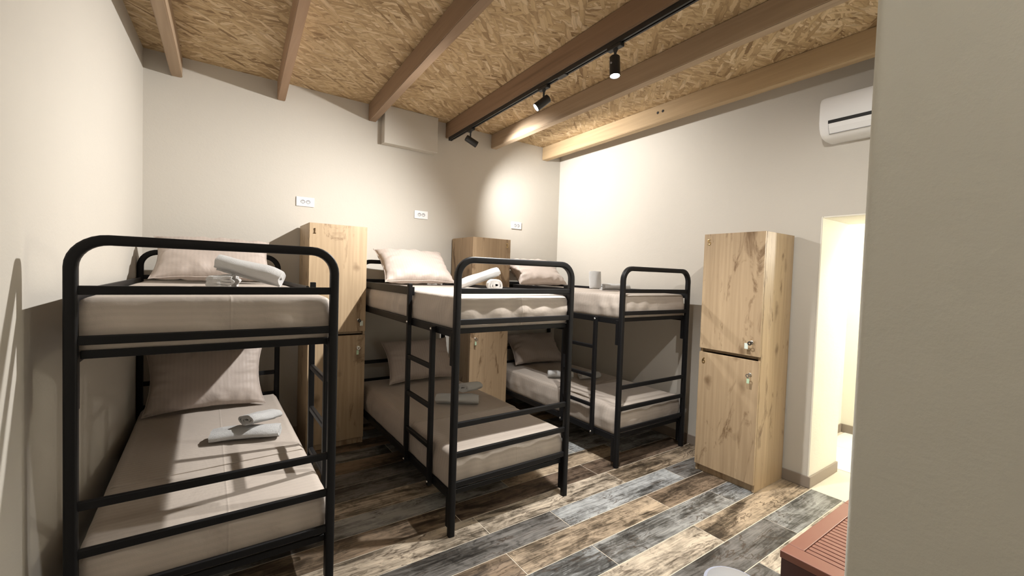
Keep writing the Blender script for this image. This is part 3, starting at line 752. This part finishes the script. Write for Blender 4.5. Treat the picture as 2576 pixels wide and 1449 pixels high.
def locker(x, y, rz, label, top, low, left_hinge, tint, top_mat='brass'):
    e = empty('locker', (x, y, 0), R(rz)); tag(e, label, 'locker', 'oak-look lockers')
    wd = M['oak_board']; t = 0.018
    def P(name, mb, mat=wd):
        o = mb.obj(name, mat, e, 40); o.color = (*tint, 1); return o
    P('side_panel', MB().bbox(0, t, 0.0195, LD, 0, LH, 0.001)); P('side_panel', MB().bbox(LW-t, LW, 0.0195, LD, 0, LH, 0.001))
    P('top_panel', MB().bbox(t, LW-t, 0.0195, LD, LH-t, LH, 0.001)); P('bottom_panel', MB().bbox(t, LW-t, 0.0195, LD, 0.057, 0.057+t, 0.001))
    P('back_panel', MB().bbox(t, LW-t, LD-0.008, LD, 0.075, LH-t, 0.001)); P('shelf', MB().bbox(t, LW-t, 0.045, LD-0.008, 0.971, 0.989, 0.001))
    P('plinth', MB().bbox(t, LW-t, 0.030, 0.048, 0, 0.057, 0.001))
    for (z0, z1, ch, zl, kind) in ((0.996, LH, top, 1.097, 0), (0.058, 0.964, low, 0.86, 1)):
        d = P('door', MB().bbox(0.001, LW-0.001, 0.0, 0.018, z0, z1, 0.0012))
        xl = 0.405 if left_hinge else 0.062
        lk = MB().lathe([(0, 0.006), (0.010, 0.006), (0.0125, 0.004), (0.0125, 0)], 20).xf(Matrix.Translation((xl, 0, zl)) @ Matrix.Rotation(R(90), 4, 'X')).obj('lock', M['chrome'], d, 40)
        kx = xl+random.uniform(-0.006, 0.006)
        mb = MB(); mb.bbox(kx-0.0012, kx+0.0012, -0.030, -0.004, zl-0.003, zl+0.003, 0.0005, 1)
        mb.sweep([(kx+0.011*math.cos(R(q)), -0.034, zl-0.006+0.011*math.sin(R(q))) for q in range(0, 360, 30)], rrect(0.004, 0.0016, 0.0012, 2), closed=True, ref=(0, 1, 0))
        mb.obj('key', M['black_plastic'] if kind == 0 else M['chrome'], d, 40)
        sx = -1 if left_hinge and rz else 1
        tw = 0.012 if kind else 0.016; tx = kx+(sx*0.022 if kind == 0 else -0.004*sx)
        MB().bbox(tx-tw, tx+tw*0.6, -0.030, -0.027, zl-0.062 if kind else zl-0.050, zl-0.024 if kind else zl-0.008, 0.001).obj('key_tag', M['tag_white' if kind == 0 else 'tag_green'], d, 40)
        if ch:
            dx = 0.028 if left_hinge else LW-0.060
            digit(ch).xf(Matrix.Translation((dx, -0.0022, z1-0.085))).obj('number', M[top_mat], d, 40)
    return e
locker(1.4834, -0.4775, 0, 'tall oak-look two-door locker numbered 1, left of the middle bunk', '1', None, True, (1.06, 1.0, 0.90), 'bronze')
locker(3.0042, -0.4775, 0, 'oak-look locker numbered 3, between the middle and the farthest bunk', '3', None, False, (0.90, 0.82, 0.72))
locker(4.0686, -2.3380, -90, 'tall oak-look locker with doors 5 and 6 beside the doorway', '5', '6', True, (1.04, 0.98, 0.88))

# ================================================================== SOCKETS
for (xc, lab) in ((1.526, 'white double wall socket above locker 1'), (2.638, 'white double wall socket above the middle bunk'), (3.869, 'white double wall socket nearest the right corner')):
    e = empty('wall_socket', (xc, 0, 2.128)); tag(e, lab, 'socket', 'white wall sockets')
    MB().bbox(-0.075, 0.075, -0.010, -0.0005, -0.042, 0.042, 0.004).obj('plate', M['white_plastic'], e, 40)
    MB().bbox(-0.046, 0.046, -0.012, -0.009, -0.024, 0.024, 0.001).obj('insert', M['white_plastic'], e, 40)
    for s in (-0.021, 0.023):
        ol = MB().sweep([(s, -0.0135, 0), (s, -0.0105, 0)], [(0.020*math.cos(R(q)), 0.019*math.sin(R(q))) for q in range(0, 360, 45)], ref=(0, 0, 1)).obj('outlet', M['grey_plastic'], e)
        MB().bbox(s-0.014, s+0.010, -0.0150, -0.0130, -0.012, 0.004, 0.0008).obj('outlet_face', M['white_plastic'], ol)
        for z in (-0.009, -0.004, 0.001): MB().rod((s-0.010+(z+0.009)*1.6, -0.0158, -0.004), (s-0.010+(z+0.009)*1.6, -0.0148, -0.004), 0.0022, 8).obj('pin_hole', M['dark_slot'], ol)

# ================================================================== AIR CONDITIONER
e = empty('air_conditioner', (XR, -3.40, 2.555)); tag(e, 'white wall-mounted air conditioner above the doorway', 'air conditioner')
pr = [(0, 0.300), (0.16, 0.290), (0.195, 0.278), (0.210, 0.255), (0.214, 0.18), (0.213, 0.11), (0.206, 0.07), (0.185, 0.03), (0.15, 0.008), (0.10, 0), (0, 0)]
mb = MB(); n = len(pr); secs = [(-0.405, 0.90), (-0.400, 0.955), (-0.388, 0.985), (-0.37, 1.0), (0.37, 1.0), (0.388, 0.985), (0.400, 0.955), (0.405, 0.90)]
vs_ = []
for (y, s) in secs:
    for (d, z) in pr: vs_.append((-d*(1 if d == 0 else (1-(1-s)*0.6)), y, 0.165+(z-0.165)*s))
fs_ = [(q*n+c, q*n+(c+1) % n, (q+1)*n+(c+1) % n, (q+1)*n+c) for q in range(len(secs)-1) for c in range(n)] + [tuple(range(n)), tuple((len(secs)-1)*n+c for c in range(n-1, -1, -1))]
mb.add(vs_, fs_).obj('body', M['white_plastic'], e, 35)
MB().box(-0.2165, -0.200, -0.345, 0.345, 0.092, 0.113).obj('outlet_slot', M['dark_slot'], e)
fl = MB(); pf = [(0.2155, 0.090), (0.2085, 0.062), (0.189, 0.028), (0.180, 0.030), (0.200, 0.07), (0.207, 0.092)]; k = len(pf)
fl.add([(-d, y, z) for y in (-0.342, 0.342) for (d, z) in pf], [(i, (i+1) % k, k+(i+1) % k, k+i) for i in range(k)] + [tuple(range(k)), tuple(range(2*k-1, k-1, -1))])
fl.obj('air_flap', M['white_plastic'], e)
seam = MB()
for (d, z) in ((0.1885, 0.0255),): seam.box(-d-0.0012, -d+0.006, -0.345, 0.345, z-0.0015, z+0.0015)
for y in (-0.3445, 0.3435): seam.sweep([(-0.2120, y, 0.092), (-0.2060, y, 0.062), (-0.1872, y, 0.028)], rrect(0.002, 0.0012, 0.0004, 1), ref=(0, 1, 0))
seam.obj('flap_seam', M['grey_plastic'], e)

# ================================================================== LUGGAGE BENCH
BX0, BX1, BY0, BY1, BZ = 2.746, 3.52, YF+0.004, -3.53, 0.45
e = empty('luggage_bench', ((BX0+BX1)/2, (BY0+BY1)/2, 0)); tag(e, 'reddish-brown wooden luggage bench with slatted top beside the entrance wall', 'bench')
def LB(name, x0, x1, y0, y1, z0, z1, mat='red_wood', b=0.003):
    return MB().bbox(x0-e.location.x, x1-e.location.x, y0-e.location.y, y1-e.location.y, z0, z1, b).obj(name, M[mat], e, 40)
LB('top_border', BX0, BX0+0.078, BY0, BY1, BZ-0.03, BZ); LB('top_border', BX1-0.078, BX1, BY0, BY1, BZ-0.03, BZ)
LB('top_border', BX0+0.0785, BX1-0.0785, BY1-0.058, BY1, BZ-0.03, BZ); LB('top_border', BX0+0.0785, BX1-0.0785, BY0, BY0+0.058, BZ-0.03, BZ)
for q in range(20):
    x0 = BX0+0.0835+q*0.0300
    if x0+0.024 < BX1-0.08: LB('slat', x0, x0+0.0245, BY0+0.060, BY1-0.060, BZ-0.022, BZ-0.001, 'red_wood', 0.002)
LB('side_panel', BX0+0.004, BX0+0.026, BY0, BY1-0.004, 0, BZ-0.0305, 'shaded_red_wood'); LB('side_panel', BX1-0.026, BX1-0.004, BY0, BY1-0.004, 0, BZ-0.0305, 'shaded_red_wood')
LB('front_panel', BX0+0.0265, BX1-0.0265, BY1-0.026, BY1-0.004, 0.02, BZ-0.0305, 'shaded_red_wood'); LB('back_panel', BX0+0.0265, BX1-0.0265, BY0, BY0+0.02, 0.02, BZ-0.0305, 'shaded_red_wood')

# ================================================================== BIN (only its rounded lid shows)
e = empty('waste_bin', (2.625, -3.415, 0)); tag(e, 'small round pale grey bin with bluish rim, cut by the bottom of the photo', 'bin')
MB().lathe([(0, 0), (0.085, 0), (0.090, 0.006), (0.108, 0.262), (0.104, 0.262), (0.086, 0.010), (0, 0.010)], 40).obj('body', M['bin_grey'], e, 40)
MB().lathe([(0.102, 0.262), (0.116, 0.262), (0.118, 0.270), (0.116, 0.279), (0.104, 0.282), (0.102, 0.275)], 40).obj('rim', M['bin_rim'], e, 40)
MB().lathe([(0.1035, 0.276), (0.1035, 0.284), (0.085, 0.293), (0.045, 0.300), (0, 0.302)], 40).obj('lid', M['bin_grey'], e, 60)
